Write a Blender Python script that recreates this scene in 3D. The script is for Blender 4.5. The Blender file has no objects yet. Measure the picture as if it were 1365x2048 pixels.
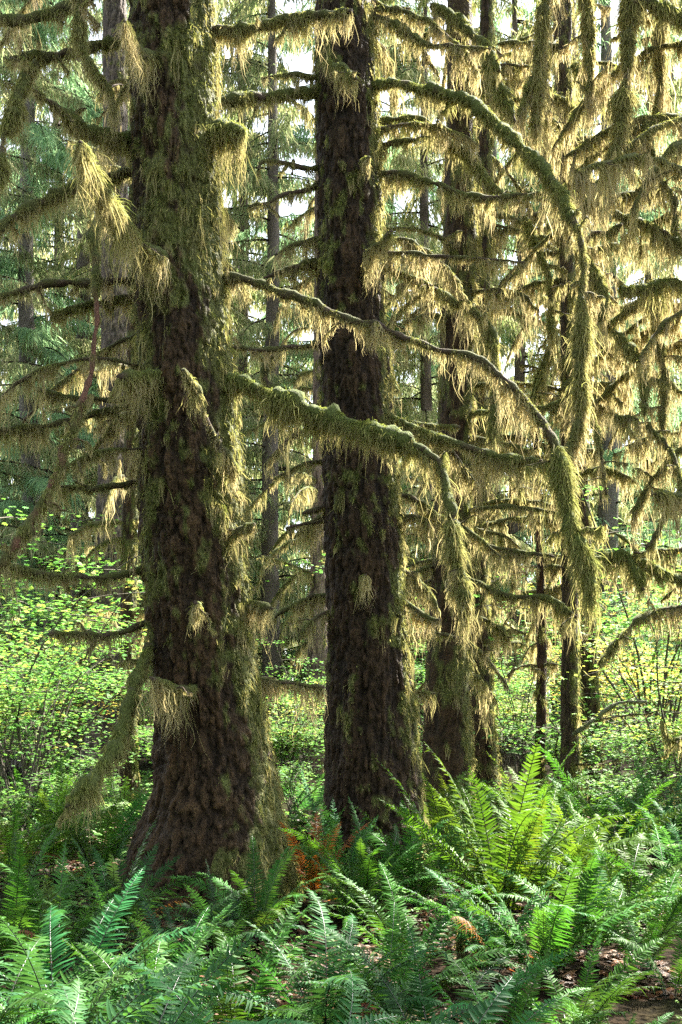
# Mossy temperate rainforest: two big spruces hung with moss, ferns at their feet.
import bpy, math, numpy as np
from mathutils import Vector
rng = np.random.default_rng(7)
F = 1991.0; CX = 682.5; HY = 1410.0; EYE = 1.6
def P(x, y, D):
    return np.array([(x-CX)/F*D, D, EYE+(HY-y)/F*D])

sc = bpy.context.scene
COL = sc.collection
R = math.radians

# ------------------------------------------------------------------ object helpers
def link(o, parent=None):
    COL.objects.link(o)
    if parent is not None: o.parent = parent
    return o
def tag(o, label=None, cat=None, group=None, kind=None):
    if label: o['label'] = label
    if cat: o['category'] = cat
    if group: o['group'] = group
    if kind: o['kind'] = kind
    return o
def thing(name, loc, label, cat, group=None):
    o = bpy.data.objects.new(name, None); link(o); o.location = loc
    o.empty_display_size = 0.2
    return tag(o, label, cat, group)

class MB:
    def __init__(self): self.V=[]; self.Q=[]; self.C=[]; self.n=0
    def add(self, V, Q, C):
        V=np.asarray(V,dtype=np.float32).reshape(-1,3)
        C=np.asarray(C,dtype=np.float32)
        if C.ndim==1: C=np.tile(C,(len(V),1))
        self.V.append(V); self.Q.append(np.asarray(Q,dtype=np.int32).reshape(-1,4)+self.n)
        self.C.append(C[:,:3]); self.n+=len(V)
    def data(self):
        return np.concatenate(self.V), np.concatenate(self.Q), np.concatenate(self.C)
    def mesh(self, name, mat, smooth=True, origin=None):
        V,Q,C = self.data()
        if origin is not None: V = V-np.asarray(origin,dtype=np.float32)
        me = bpy.data.meshes.new(name)
        me.vertices.add(len(V)); me.vertices.foreach_set('co', V.astype(np.float32).ravel())
        me.loops.add(len(Q)*4); me.loops.foreach_set('vertex_index', Q.ravel())
        me.polygons.add(len(Q)); me.polygons.foreach_set('loop_start', np.arange(0,len(Q)*4,4,dtype=np.int32))
        me.update(calc_edges=True)
        a = me.color_attributes.new('Col','FLOAT_COLOR','POINT')
        c4 = np.ones((len(V),4),dtype=np.float32); c4[:,:3]=C
        a.data.foreach_set('color', c4.ravel())
        me.polygons.foreach_set('use_smooth', np.full(len(Q),smooth,dtype=bool))
        me.materials.append(mat)
        return me
    def build(self, name, mat, parent=None, smooth=True, origin=None):
        o = bpy.data.objects.new(name, self.mesh(name, mat, smooth, origin))
        return link(o, parent)

# ------------------------------------------------------------------ noise
def _h(ix,iy,iz):
    h = (ix.astype(np.uint32)*np.uint32(374761393) + iy.astype(np.uint32)*np.uint32(668265263) + iz.astype(np.uint32)*np.uint32(2246822519))
    h = (h ^ (h>>np.uint32(13)))*np.uint32(1274126177)
    h = h ^ (h>>np.uint32(16))
    return (h & np.uint32(0xffffff)).astype(np.float64)/0xffffff
def vnoise(p):
    p=np.asarray(p,dtype=np.float64)
    i=np.floor(p).astype(np.int64); f=p-i; f=f*f*(3-2*f)
    x,y,z=i[:,0],i[:,1],i[:,2]; fx,fy,fz=f[:,0],f[:,1],f[:,2]
    def L(a,b,t): return a+(b-a)*t
    c=[[[ _h(x+a,y+b,z+d) for d in (0,1)] for b in (0,1)] for a in (0,1)]
    return L(L(L(c[0][0][0],c[1][0][0],fx),L(c[0][1][0],c[1][1][0],fx),fy),L(L(c[0][0][1],c[1][0][1],fx),L(c[0][1][1],c[1][1][1],fx),fy),fz)
def fbm(p,o=3):
    s=0;a=.5;t=0
    for k in range(o):
        s=s+a*vnoise(np.asarray(p)*(2**k)+17.3*k); t+=a; a*=.5
    return s/t
def sstep(a,b,x):
    t=np.clip((x-a)/(b-a),0,1); return t*t*(3-2*t)
def ground_z(x,y):
    x=np.atleast_1d(np.asarray(x,float)); y=np.atleast_1d(np.asarray(y,float))
    return 0.28*(fbm(np.stack([x*.35,y*.35,0*x+3],1),3)-.5)+0.10*(fbm(np.stack([x*1.3,y*1.3,0*x+9],1),2)-.5)
def gz(x,y): return float(ground_z(x,y)[0])

# ------------------------------------------------------------------ materials
def new_mat(name):
    m=bpy.data.materials.new(name); m.use_nodes=True
    nt=m.node_tree; nt.nodes.clear()
    return m,nt,nt.nodes.new('ShaderNodeOutputMaterial')
def N(nt,t,**kw):
    n=nt.nodes.new(t)
    for k,v in kw.items(): setattr(n,k,v)
    return n
def col_attr(nt):
    return N(nt,'ShaderNodeAttribute',attribute_name='Col')
def thin_mat(name, trans=.5, gloss=0.0, rough=.4, sat=1.0, objcol=False, tint=(1,1,1)):
    m,nt,out=new_mat(name); L=nt.links.new
    a=col_attr(nt); c=a.outputs['Color']
    if objcol:
        oi=N(nt,'ShaderNodeObjectInfo')
        mx=N(nt,'ShaderNodeMix',data_type='RGBA',blend_type='MULTIPLY'); mx.inputs[0].default_value=1
        L(c,mx.inputs[6]); L(oi.outputs['Color'],mx.inputs[7]); c=mx.outputs[2]
    d=N(nt,'ShaderNodeBsdfDiffuse'); t=N(nt,'ShaderNodeBsdfTranslucent'); mix=N(nt,'ShaderNodeMixShader')
    L(c,d.inputs[0])
    tn=N(nt,'ShaderNodeMix',data_type='RGBA',blend_type='MULTIPLY'); tn.inputs[0].default_value=1
    L(c,tn.inputs[6]); tn.inputs[7].default_value=(*tint,1); L(tn.outputs[2],t.inputs[0])
    mix.inputs[0].default_value=trans
    L(d.outputs[0],mix.inputs[1]); L(t.outputs[0],mix.inputs[2])
    o=mix.outputs[0]
    if gloss>0:
        g=N(nt,'ShaderNodeBsdfGlossy'); g.inputs['Roughness'].default_value=rough
        g.inputs['Color'].default_value=(1,1,1,1)
        fr=N(nt,'ShaderNodeFresnel'); fr.inputs[0].default_value=1.45
        ml=N(nt,'ShaderNodeMath',operation='MULTIPLY'); L(fr.outputs[0],ml.inputs[0]); ml.inputs[1].default_value=gloss
        m2=N(nt,'ShaderNodeMixShader'); L(ml.outputs[0],m2.inputs[0]); L(o,m2.inputs[1]); L(g.outputs[0],m2.inputs[2]); o=m2.outputs[0]
    L(o,out.inputs['Surface'])
    return m
def bark_mat(name, scale=18., bump=.6, rough=.85, stretch=.45, dist=.02):
    m,nt,out=new_mat(name); L=nt.links.new
    a=col_attr(nt); tc=N(nt,'ShaderNodeTexCoord'); mp=N(nt,'ShaderNodeMapping'); mp.inputs['Scale'].default_value=(1,1,stretch)
    L(tc.outputs['Object'],mp.inputs[0])
    v=N(nt,'ShaderNodeTexVoronoi',feature='DISTANCE_TO_EDGE'); v.inputs['Scale'].default_value=scale; L(mp.outputs[0],v.inputs['Vector'])
    n=N(nt,'ShaderNodeTexNoise'); n.inputs['Scale'].default_value=scale*2.5; n.inputs['Detail'].default_value=6; L(mp.outputs[0],n.inputs['Vector'])
    ad=N(nt,'ShaderNodeMath',operation='ADD'); L(v.outputs['Distance'],ad.inputs[0]); L(n.outputs['Fac'],ad.inputs[1])
    b=N(nt,'ShaderNodeBump'); b.inputs['Strength'].default_value=bump; b.inputs['Distance'].default_value=dist; L(ad.outputs[0],b.inputs['Height'])
    rp=N(nt,'ShaderNodeMapRange'); L(n.outputs['Fac'],rp.inputs[0]); rp.inputs[1].default_value=.3; rp.inputs[2].default_value=.7; rp.inputs[3].default_value=.45; rp.inputs[4].default_value=1.6
    mx=N(nt,'ShaderNodeVectorMath',operation='SCALE'); L(a.outputs['Color'],mx.inputs[0]); L(rp.outputs[0],mx.inputs['Scale'])
    p=N(nt,'ShaderNodeBsdfPrincipled'); L(mx.outputs[0],p.inputs['Base Color']); p.inputs['Roughness'].default_value=rough
    p.inputs['Specular IOR Level'].default_value=.3
    L(b.outputs[0],p.inputs['Normal']); L(p.outputs[0],out.inputs['Surface'])
    return m
M_bark=bark_mat('spruce_bark',34,1.0,.8,.5,.03)
M_fir=bark_mat('grey_bark',26,.9,.9,.35,.03)
M_wood=bark_mat('branch_wood',60,.8,.9,.3,.02)
M_moss=thin_mat('moss_strands',.55,tint=(1.08,1.0,.80))
M_fern=thin_mat('fern_leaf',.42,.13,.5,objcol=True,tint=(1.5,1.25,.5))
M_leaf=thin_mat('maple_leaf',.55,.2,.5,tint=(1.05,1.08,.8))
M_needle=thin_mat('conifer_needles',.62,tint=(1.02,1.02,.92))
M_litter=thin_mat('dead_leaf',.2,.25,.5)

# ------------------------------------------------------------------ thin ribbons
UP=np.array([0,0,1.])
def strands(mb, root, dirs, L, W, S, sag, tip, c0, c1, wig=.04, prof=None):
    n=len(root)
    if n==0: return
    root=np.asarray(root,float); L=np.broadcast_to(np.asarray(L,float),(n,)); W=np.broadcast_to(np.asarray(W,float),(n,))
    sag=np.broadcast_to(np.asarray(sag,float),(n,))
    t=np.linspace(0,1,S+1)
    pos=root[:,None,:]+dirs[:,None,:]*(L[:,None]*t)[:,:,None]
    pos[:,:,2]-=(sag*L)[:,None]*t**2
    if tip is not None: pos+=tip[:,None,:]*(t**.8)[None,:,None]
    wg=np.cumsum(rng.normal(0,1,(n,S+1,3)),axis=1)*(wig*L[:,None,None]); wg[:,0]=0; wg[:,:,2]*=.4
    pos+=wg
    a=rng.uniform(0,2*np.pi,n); side=np.stack([np.cos(a),np.sin(a)*.8,rng.normal(0,.12,n)],1)
    if prof is None: prof=np.interp(t,[0,.25,.6,1],[.75,1,.75,.12])
    pr=prof[None,:]*rng.uniform(.6,1.25,(n,S+1))
    off=side[:,None,:]*(W[:,None]*.5*pr)[:,:,None]
    V=np.stack([pos-off,pos+off],2).reshape(-1,3)
    k=np.arange(n)[:,None]*(S+1)*2+np.arange(S)[None,:]*2
    Q=np.stack([k,k+1,k+3,k+2],2).reshape(-1,4)
    c=c0[:,None,:]*(1-t)[None,:,None]+c1[:,None,:]*t[None,:,None]
    C=np.repeat(c.reshape(-1,3),2,axis=0)
    mb.add(V,Q,C)

TAN=np.array([.60,.52,.335]); OLIVE=np.array([.24,.235,.085]); GREEN=np.array([.17,.225,.05]); BROWN=np.array([.13,.085,.04])
BARK=np.array([.045,.028,.012]); WOODC=np.array([.075,.052,.040])
def mixc(a,b,t): 
    t=np.asarray(t)[...,None]; return a*(1-t)+b*t

def smooth_path(pts, step):
    pts=np.asarray(pts,float); m=len(pts)
    if m==2: pts=np.stack([pts[0],(pts[0]+pts[1])/2+np.array([0,0,.01]),pts[1]]); m=3
    E=np.vstack([2*pts[0]-pts[1],pts,2*pts[-1]-pts[-2]])
    out=[]
    for i in range(m-1):
        p0,p1,p2,p3=E[i],E[i+1],E[i+2],E[i+3]
        n=max(2,int(np.linalg.norm(p2-p1)/step)+1)
        t=np.linspace(0,1,n,endpoint=False)[:,None]
        out.append(.5*((2*p1)+(-p0+p2)*t+(2*p0-5*p1+4*p2-p3)*t**2+(-p0+3*p1-3*p2+p3)*t**3))
    out.append(pts[-1:]); return np.concatenate(out)

def tube(mb, path, rad, ns, colfn, bump=.0, cap=True):
    m=len(path); T=np.gradient(path,axis=0); T/=np.linalg.norm(T,axis=1)[:,None]+1e-9
    ref=np.where(np.abs(T[:,2:3])>.9,np.array([[1.,0,0]]),np.array([[0,0,1.]]))
    A=np.cross(T,ref); A/=np.linalg.norm(A,axis=1)[:,None]+1e-9
    B=np.cross(A,T)
    th=np.arange(ns)/ns*2*np.pi
    nrm=A[:,None,:]*np.cos(th)[None,:,None]+B[:,None,:]*np.sin(th)[None,:,None]
    r=np.broadcast_to(np.asarray(rad)[:,None],(m,ns)).copy()
    if bump>0:
        q=(path[:,None,:]+nrm*r[:,:,None]).reshape(-1,3)
        r*=1+bump*(vnoise(q*16+3).reshape(m,ns)-.5)*2
    V=path[:,None,:]+nrm*r[:,:,None]
    C=colfn(V,nrm)
    i=np.arange(m-1)[:,None]*ns; j=np.arange(ns)[None,:]; j2=(j+1)%ns
    Q=np.stack([i+j,i+j2,i+ns+j2,i+ns+j],2).reshape(-1,4)
    V=V.reshape(-1,3); C=C.reshape(-1,3)
    if cap:
        base=(m-1)*ns
        Q=np.vstack([Q]+[[base+0,base+k,base+k+1,base+min(k+2,ns-1)] for k in range(1,ns-2,2)])
    mb.add(V,Q,C)
    return T,A,B

def px_w(D): return D/995.

def moss_on_path(mb, path, T, rad, coat, hang, dens, tone, D, tassel=True):
    """fuzz on the limb and tassels that hang from it"""
    seg=np.linalg.norm(np.diff(path,axis=0),axis=1); cum=np.concatenate([[0],np.cumsum(seg)]); Ln=cum[-1]
    lod=max(.75,D/9.)
    # fuzz
    nf=int(Ln*1900*dens/lod**2.2*min(2.,.35+np.mean(coat)/.03))
    s=rng.uniform(0,Ln,nf); idx=np.clip(np.searchsorted(cum,s)-1,0,len(path)-2); u=(s-cum[idx])/(seg[idx]+1e-9)
    p=path[idx]*(1-u)[:,None]+path[idx+1]*u[:,None]
    th=rng.uniform(0,2*np.pi,nf); t=T[idx]
    ref=np.where(np.abs(t[:,2:3])>.9,np.array([[1.,0,0]]),np.array([[0,0,1.]]))
    A=np.cross(t,ref); A/=np.linalg.norm(A,axis=1)[:,None]+1e-9; B=np.cross(A,t)
    nr=A*np.cos(th)[:,None]+B*np.sin(th)[:,None]
    ct=np.interp(s/Ln,np.linspace(0,1,len(coat)),coat)
    rr=np.interp(s/Ln,np.linspace(0,1,len(rad)),rad)
    keep=(ct>.002)&(fbm(p*5,2)<.35+ct*22)
    d=nr*rng.uniform(.15,.6,(nf,1))-UP*rng.uniform(.25,1.,(nf,1))*(1-.7*np.clip(nr[:,2:3],0,1))+rng.normal(0,.28,(nf,3))
    L=(.016+ct*.8)*rng.lognormal(-.1,.45,nf)*(.35+1.5*vnoise(p*13+2)**1.5)
    g=np.clip(.75+.3*nr[:,2]+rng.normal(0,.25,nf)-(1-tone)*.45,0,1)
    c=mixc(OLIVE*1.1,GREEN,g)*rng.uniform(.7,1.3,(nf,1)); c1=mixc(c,TAN*.8,np.clip(.55-.35*nr[:,2]-tone*.2,0,1))*1.1
    k=keep
    strands(mb,(p+nr*(rr*.85)[:,None])[k],d[k],L[k],.0085*lod,3,.6,None,c[k],c1[k],.08)
    if not tassel: return
    nt=int(Ln*30*dens/lod**.6)
    if nt<1: return
    s=rng.uniform(0,Ln,nt)
    hv=np.interp(s/Ln,np.linspace(0,1,len(hang)),hang)
    nz=fbm(np.stack([s*3.2,np.full(nt,float(rng.uniform(0,90))),0*s],1),2)
    hv=hv*np.clip((nz-.22)*2.6,.06,1.5)*rng.lognormal(-.1,.38,nt)
    K=max(8,int(25/lod**.5))
    hv=np.minimum(hv,1.45*np.mean(hang)); sk=rng.random(nt)<.35; hv=np.where(sk,hv*.45,hv*1.1)
    tid=np.repeat(np.arange(nt),K); n=nt*K
    off=rng.normal(0,.034*lod**.4,n); ss=np.clip(s[tid]+off,0,Ln-1e-4)
    idx=np.clip(np.searchsorted(cum,ss)-1,0,len(path)-2); u=(ss-cum[idx])/(seg[idx]+1e-9)
    p=path[idx]*(1-u)[:,None]+path[idx+1]*u[:,None]
    rr=np.interp(ss/Ln,np.linspace(0,1,len(rad)),rad)
    lat=rng.normal(0,.5,n)*rr; t=T[idx]; h=np.cross(t,UP); h/=np.linalg.norm(h,axis=1)[:,None]+1e-6
    p=p+h*lat[:,None]-UP*(rr*.35)[:,None]
    L=hv[tid]*(.18+.85*rng.random(n)**1.3)*np.exp(-(off/.06)**2*.5)+.02
    tip=-t*(off*.8)[:,None]-h*(lat*.7)[:,None]
    tip[:,2]=0
    br=rng.uniform(.72,1.2,nt)[tid]*rng.uniform(.85,1.15,n)
    gm=np.clip(rng.normal(tone,.22,nt)[tid]+rng.normal(0,.1,n),0,1)
    c0=mixc(mixc(TAN*.8,GREEN*1.15,gm*.9+.1),BROWN,rng.uniform(0,.3,n))*br[:,None]
    c1=mixc(TAN,OLIVE*1.3,gm*.8)*br[:,None]
    S=5 if D<11 else 3
    W=.0078*lod*rng.uniform(.6,1.3,n); W[::K]*=1.7; W[1::K]*=1.4
    strands(mb,p,np.tile(-UP,(n,1)),L,W,S,0,tip,c0,c1,.068)

def branch(tree, pts, r0=.02, r1=.006, coat=(.015,.015), hang=(.3,.3), dens=1., tone=.45, wood=WOODC, D=None, name='branch', wob=.016, twigs=2.6):
    org=np.array(tree.location)
    path=smooth_path(pts,.035 if (D or 8)<11 else .06)
    D=D or float(path[:,1].mean())
    m=len(path)
    w=np.stack([vnoise(path*6+k*31.7)-.5 for k in range(3)],1)*wob*2
    w+=np.stack([vnoise(path*17+k*11.7)-.5 for k in range(3)],1)*wob*.8
    w*=np.minimum(1,np.arange(m)/4.)[:,None]; path=path+w
    tt=np.linspace(0,1,m)
    coat=np.asarray(coat,float); cv=np.interp(tt,np.linspace(0,1,len(coat)),coat)*np.clip(.1+2.6*(fbm(path*6+5+r0*900,2)-.5)+.8*(vnoise(path*23+9)-.2)+.55,.12,1.9)
    rw=r0+(r1-r0)*tt
    plen=np.concatenate([[0],np.cumsum(np.linalg.norm(np.diff(path,axis=0),axis=1))]); cv=cv*.8*(.08+.92*sstep(0,.09,plen[-1]-plen))
    rad=rw+cv*.8
    mb=MB()
    def cf(V,nr):
        q=V.reshape(-1,3); c=np.repeat(cv,V.shape[1])
        cover=sstep(.25,.6,fbm(q*9,2)*.55+c*16+nr.reshape(-1,3)[:,2]*.12)
        base=wood*(.7+.6*vnoise(q*25))[:,None]
        return mixc(base,mixc(OLIVE*.32,GREEN*.42,np.clip(tone+nr.reshape(-1,3)[:,2]*.3,0,1)),cover)
    T,A,B=tube(mb,path,rad,10 if D<11 else 6,cf,bump=.6)
    ms=MB(); moss_on_path(ms,path,T,rad,cv,np.asarray(hang,float),dens,tone,D)
    for k in range(int(plen[-1]*twigs+rng.random())):        # side twigs
        i=int(rng.integers(1,m-1)); u=rng.normal(0,1,3); u[2]=u[2]*.5-.15; u-=T[i]*np.dot(u,T[i])*.6; u/=np.linalg.norm(u)
        l=rng.uniform(.08,.4)*(.6+.4*(D>11)); q=np.linspace(0,1,7)
        tp=path[i]+u*(l*q)[:,None]+rng.normal(0,.012,(7,3))*q[:,None]-UP*(l*.25*q**2)[:,None]
        tr=np.linspace(.007,.0025,7); tc=np.full(7,.006 if rng.random()<.6 else 0.)
        TT,_,_=tube(mb,tp,tr+tc*.6,5,lambda V,n:np.tile(mixc(wood,OLIVE*.5,.5 if tc[0]>0 else 0.),(V.shape[0],V.shape[1],1)))
        moss_on_path(ms,tp,TT,tr,tc,np.array([.6,.5])*np.mean(hang),dens*.8,tone,D)
    b=mb.build(name,M_wood,tree,origin=org)
    if ms.n: ms.build('moss',M_moss,b,origin=org)
    return b

def trunk(tree, prof, D, extra=1.5, seg=128, dz=.04, disp=.02, bark=BARK, moss_bias=None, mat=None, tuft=9000, flare=.0, nbut=5, mosscol=1.0, tl=1.0, below=.3):
    """prof: rows (y, left, right) in photo pixels, turned into a real radius at distance D"""
    org=np.array(tree.location)
    pr=np.array(sorted(prof),float)
    z=EYE+(HY-pr[:,0])/F*D; xc=((pr[:,1]+pr[:,2])/2-CX)/F*D; rr=(pr[:,2]-pr[:,1])/2/F*D
    o=np.argsort(z); z,xc,rr=z[o],xc[o],rr[o]
    z=np.append(z,z[-1]+extra); xc=np.append(xc,xc[-1]+(xc[-1]-xc[-2])/(z[-2]-z[-3])*extra*.5); rr=np.append(rr,rr[-1]*.92)
    zz=np.arange(z[0]-below,z[-1],dz); m=len(zz)
    def sm(v):
        q=np.interp(zz,z,v); k=max(1,int(.35/dz)); ker=np.hanning(2*k+1); ker/=ker.sum()
        return np.convolve(np.pad(q,k,mode='edge'),ker,mode='valid')
    X=sm(xc); Rr=sm(rr)
    th=np.arange(seg)/seg*2*np.pi
    TH,ZZ=np.meshgrid(th,zz); Rm=np.repeat(Rr[:,None],seg,1)
    fl=np.exp(-np.maximum(ZZ,0)/.45)*flare
    ph=rng.uniform(0,6)
    Rm=Rm*(1+fl*(.5*np.cos(nbut*TH+ph)+.3*np.cos((nbut+2)*TH+2*ph)))
    ct,st=np.cos(TH),np.sin(TH)
    q=np.stack([ct*Rm,st*Rm,ZZ],2).reshape(-1,3)
    lump=(fbm(q*np.array([3,3,1.6])+ph,3)-.5)*.22*np.repeat(Rr,seg)
    fr=np.abs(fbm(q*np.array([15,15,6.])+41,2)-.5)*2
    pl=vnoise(q*np.array([30,30,21.])+7)*.6+vnoise(q*np.array([62,62,40.])+2)*.4; pl=sstep(.25,.6,pl)*.75+.1
    wv=np.abs(vnoise(q*np.array([11,11,3.2])+np.stack([fr,fr,fr],1)*1.2)-.5)*2
    gr=np.abs(vnoise(q*np.array([21,21,6.5])+np.stack([pl,pl,pl],1)*.5+77)-.5)*2; gr=np.minimum(gr*3.,1)
    d=lump+disp*.55*(gr-.6)+disp*(fr*1.1-.4)+disp*.6*(pl-.5)+disp*.9*(np.minimum(wv*2.2,1)-.6)
    Rf=Rm+d.reshape(Rm.shape)
    V=np.stack([X[:,None]+ct*Rf,np.full_like(Rf,D)+st*Rf,ZZ],2)
    n0=fbm(q*np.array([4,4,2.2])+ph*3,3); n1=fbm(q*np.array([17,17,9.])+3,2)
    mb_=moss_bias(TH.ravel(),ZZ.ravel()) if moss_bias else 0.
    mk=sstep(.49,.62,n0*.55+n1*.45+mb_)
    bcol=bark*((0.3+.5*np.minimum(wv*2.2,1)+.8*np.clip(fr*.9+pl*.5-.2,0,1.4))*(.45+.65*gr))[:,None]
    bcol=mixc(bcol,bcol*np.array([1.12,.92,.8]),n1)
    mcol=mixc(OLIVE*.5,GREEN*.55,n1)*mosscol
    C=mixc(bcol,mcol,mk*.8)
    i=np.arange(m-1)[:,None]*seg; j=np.arange(seg)[None,:]; j2=(j+1)%seg
    Q=np.stack([i+j,i+j2,i+seg+j2,i+seg+j],2).reshape(-1,4)
    mb=MB(); mb.add(V.reshape(-1,3),Q,C)
    o=mb.build('trunk',mat or M_bark,tree,origin=org)
    # moss tufts standing off the bark
    Vf=V.reshape(-1,3); w=mk**1.5+.006
    w=w*(np.repeat(Rr,seg)); w/=w.sum()
    lod=max(.75,D/9.); nt=int(tuft)
    pick=rng.choice(len(w),nt,p=w)
    p=Vf[pick]+rng.normal(0,.014,(nt,3)); nr=np.stack([ct.ravel()[pick],st.ravel()[pick],0*pick],1)
    mk2=mk[pick]
    dd=nr*rng.uniform(.15,.75,(nt,1))-UP*rng.uniform(.3,1.,(nt,1))+rng.normal(0,.25,(nt,3))
    L=tl*(.014+.042*mk2*rng.lognormal(-.3,.6,nt))
    gm=np.clip(vnoise(p*2.5+9)*1.1-.1+rng.normal(0,.18,nt),0,1)
    c0=mixc(OLIVE,GREEN,gm)*rng.uniform(.55,1.1,(nt,1))*mosscol
    c1=mixc(mixc(OLIVE*1.5,TAN*.85,rng.uniform(.1,.9,nt)),GREEN*1.3,gm*.5)*rng.uniform(.7,1.1,(nt,1))*mosscol
    ms=MB(); strands(ms,p-nr*.004,dd,L,.009*lod,3,.5,None,c0,c1,.17)
    # wisps: tassels that hang from the bark
    nw=int(tuft/60); K=14; pk=rng.choice(len(w),nw,p=w); tid=np.repeat(np.arange(nw),K); n=nw*K
    nrw=np.stack([ct.ravel()[pk],st.ravel()[pk],0*pk],1); tg=np.stack([-nrw[:,1],nrw[:,0],nrw[:,2]],1)
    hv=(.04+.13*mk[pk]*tl)*rng.lognormal(0,.5,nw); off=rng.normal(0,.024*lod**.4,n)
    p=Vf[pk][tid]+tg[tid]*off[:,None]+nrw[tid]*rng.uniform(0,.03,(n,1))+UP*rng.normal(0,.02,(n,1))
    dd=-UP+nrw[tid]*rng.uniform(0,.16,(n,1)); br=rng.uniform(.7,1.15,nw)[tid]; gm=np.clip(rng.normal(.35,.25,nw),0,1)[tid]
    c0=mixc(OLIVE,GREEN,gm)*br[:,None]*mosscol; c1=mixc(TAN*.9,OLIVE*1.3,gm)*br[:,None]*mosscol
    strands(ms,p,dd,hv[tid]*rng.uniform(.35,1.1,n),.0088*lod*rng.uniform(.6,1.4,n),3,0,-tg[tid]*(off*.7)[:,None],c0,c1,.05)
    ms.build('moss',M_moss,o,origin=org)
    def at(zq): return float(np.interp(zq,zz,X)), D, float(np.interp(zq,zz,Rr))
    return at

def rand_branches(tree, at, n, zr, lr, coat=(.012,.016), hang=.35, dens=1., az=(0,360), droop=(.1,.7), r0=.016, tone=.4, rise=(-.1,.35)):
    for k in range(n):
        z=rng.uniform(*zr); x,y,r=at(z); a=R(rng.uniform(*az)); L=rng.uniform(*lr); dr=rng.uniform(*droop); rs=rng.uniform(*rise)
        u=np.array([math.cos(a),math.sin(a),0]); sd=np.array([-u[1],u[0],0])*rng.normal(0,.15)
        pts=[]
        for t in (0,.25,.5,.75,1):
            pts.append(np.array([x,y,z])+u*(r*.8+L*t*(1-.25*dr*t))+sd*L*t*t+UP*L*(rs*t-dr*t*t*1.1))
        branch(tree,pts,r0*rng.uniform(.7,1.3),.005,(coat[0],coat[1]*rng.uniform(.5,1.6),coat[1]*rng.uniform(.3,1.2)),(hang*rng.uniform(.4,1.1),hang*rng.uniform(.5,1.3)),dens,tone,D=y)

def px_branch(tree, pts, D0, D1, r0, r1, coat, hang, dens=1., tone=.45, **kw):
    n=len(pts); a=np.array(pts,float)
    cl=np.concatenate([[0],np.cumsum(np.hypot(*np.diff(a,axis=0).T))]); cl/=cl[-1]
    p3=[P(x,y,D0+(D1-D0)*t) for (x,y),t in zip(pts,cl)]
    return branch(tree,p3,r0,r1,coat,hang,dens,tone,**kw)

# ================================================================== SETTING
def make_ground():
    xs=np.unique(np.concatenate([np.linspace(-140,-14,30),np.linspace(-14,14,190),np.linspace(14,140,30)]))
    ys=np.unique(np.concatenate([np.linspace(-40,0,14),np.linspace(0,22,170),np.linspace(22,220,50)]))
    X,Y=np.meshgrid(xs,ys); Z=ground_z(X.ravel(),Y.ravel())
    V=np.stack([X.ravel(),Y.ravel(),Z],1); nx=len(xs); ny=len(ys)
    i=np.arange(ny-1)[:,None]*nx; j=np.arange(nx-1)[None,:]
    Q=np.stack([i+j,i+j+1,i+nx+j+1,i+nx+j],2).reshape(-1,4)
    g=fbm(V*1.1,3)
    C=mixc(np.array([.015,.010,.006]),np.array([.018,.024,.007]),sstep(.5,.68,g)*.7)
    m,nt,out=new_mat('forest_floor'); L=nt.links.new
    a=col_attr(nt); n=N(nt,'ShaderNodeTexNoise'); n.inputs['Scale'].default_value=26; n.inputs['Detail'].default_value=8
    tc=N(nt,'ShaderNodeTexCoord'); L(tc.outputs['Object'],n.inputs['Vector'])
    rp=N(nt,'ShaderNodeMapRange'); L(n.outputs['Fac'],rp.inputs[0]); rp.inputs[1].default_value=.35; rp.inputs[2].default_value=.65; rp.inputs[3].default_value=.4; rp.inputs[4].default_value=1.8
    mx=N(nt,'ShaderNodeVectorMath',operation='SCALE'); L(a.outputs['Color'],mx.inputs[0]); L(rp.outputs[0],mx.inputs['Scale'])
    b=N(nt,'ShaderNodeBump'); b.inputs['Distance'].default_value=.09; b.inputs['Strength'].default_value=1; L(n.outputs['Fac'],b.inputs['Height'])
    p=N(nt,'ShaderNodeBsdfPrincipled'); p.inputs['Roughness'].default_value=1; p.inputs['Specular IOR Level'].default_value=.05; L(mx.outputs[0],p.inputs['Base Color']); L(b.outputs[0],p.inputs['Normal'])
    L(p.outputs[0],out.inputs['Surface'])
    mb=MB(); mb.add(V,Q,C); o=mb.build('ground',m); o['kind']='structure'
make_ground()

# ================================================================== BIG SPRUCES
DA=8.2
A=thing('spruce_tree',P(415,1800,DA)*np.array([1,1,0]),'largest spruce on the left, flared mossy base and shaggy moss-hung limbs','tree')
def biasA(th,z):
    side=np.cos(th)           # +1 on the sunny right flank
    return .10*np.clip(side,0,1)*1.6+.26*np.clip(side-.45,0,.5)+.10*np.clip(side,0,1)*sstep(1.2,.1,z)-.05+.13*sstep(2.2,5.5,z)-.16*sstep(1.2,.3,np.abs(z-1.0))*np.clip(1-side,0,1)*.8+.05*np.clip(-side-.6,0,.4)
atA=trunk(A,[(0,262,427),(280,265,438),(560,272,440),(700,277,462),(960,281,482),(1100,289,492),(1250,301,508),(1400,312,525),(1500,316,537),(1600,302,560),(1680,270,577),(1740,247,588),(1800,212,606),(1830,200,616)],DA,seg=320,dz=.017,disp=.03,moss_bias=biasA,tuft=34000,flare=.13,tl=.62)
def a_(pts,d0,d1,*r,**k): return px_branch(A,pts,d0,d1,*r,**k)
a_([(415,62),(520,52),(620,35),(702,22)],8.2,7.7,.03,.02,(.025,.03,.025),(.15,.42,.38),1.3,.35)
a_([(415,278),(455,262),(488,262)],8.1,7.8,.03,.02,(.035,.05,.03),(.36,.4),1.5,.6)
a_([(280,287),(215,270),(165,258),(115,215),(65,178)],8.3,7.5,.03,.01,(.035,.05,.03),(.25,.3,.2),1.5,.6)
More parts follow.
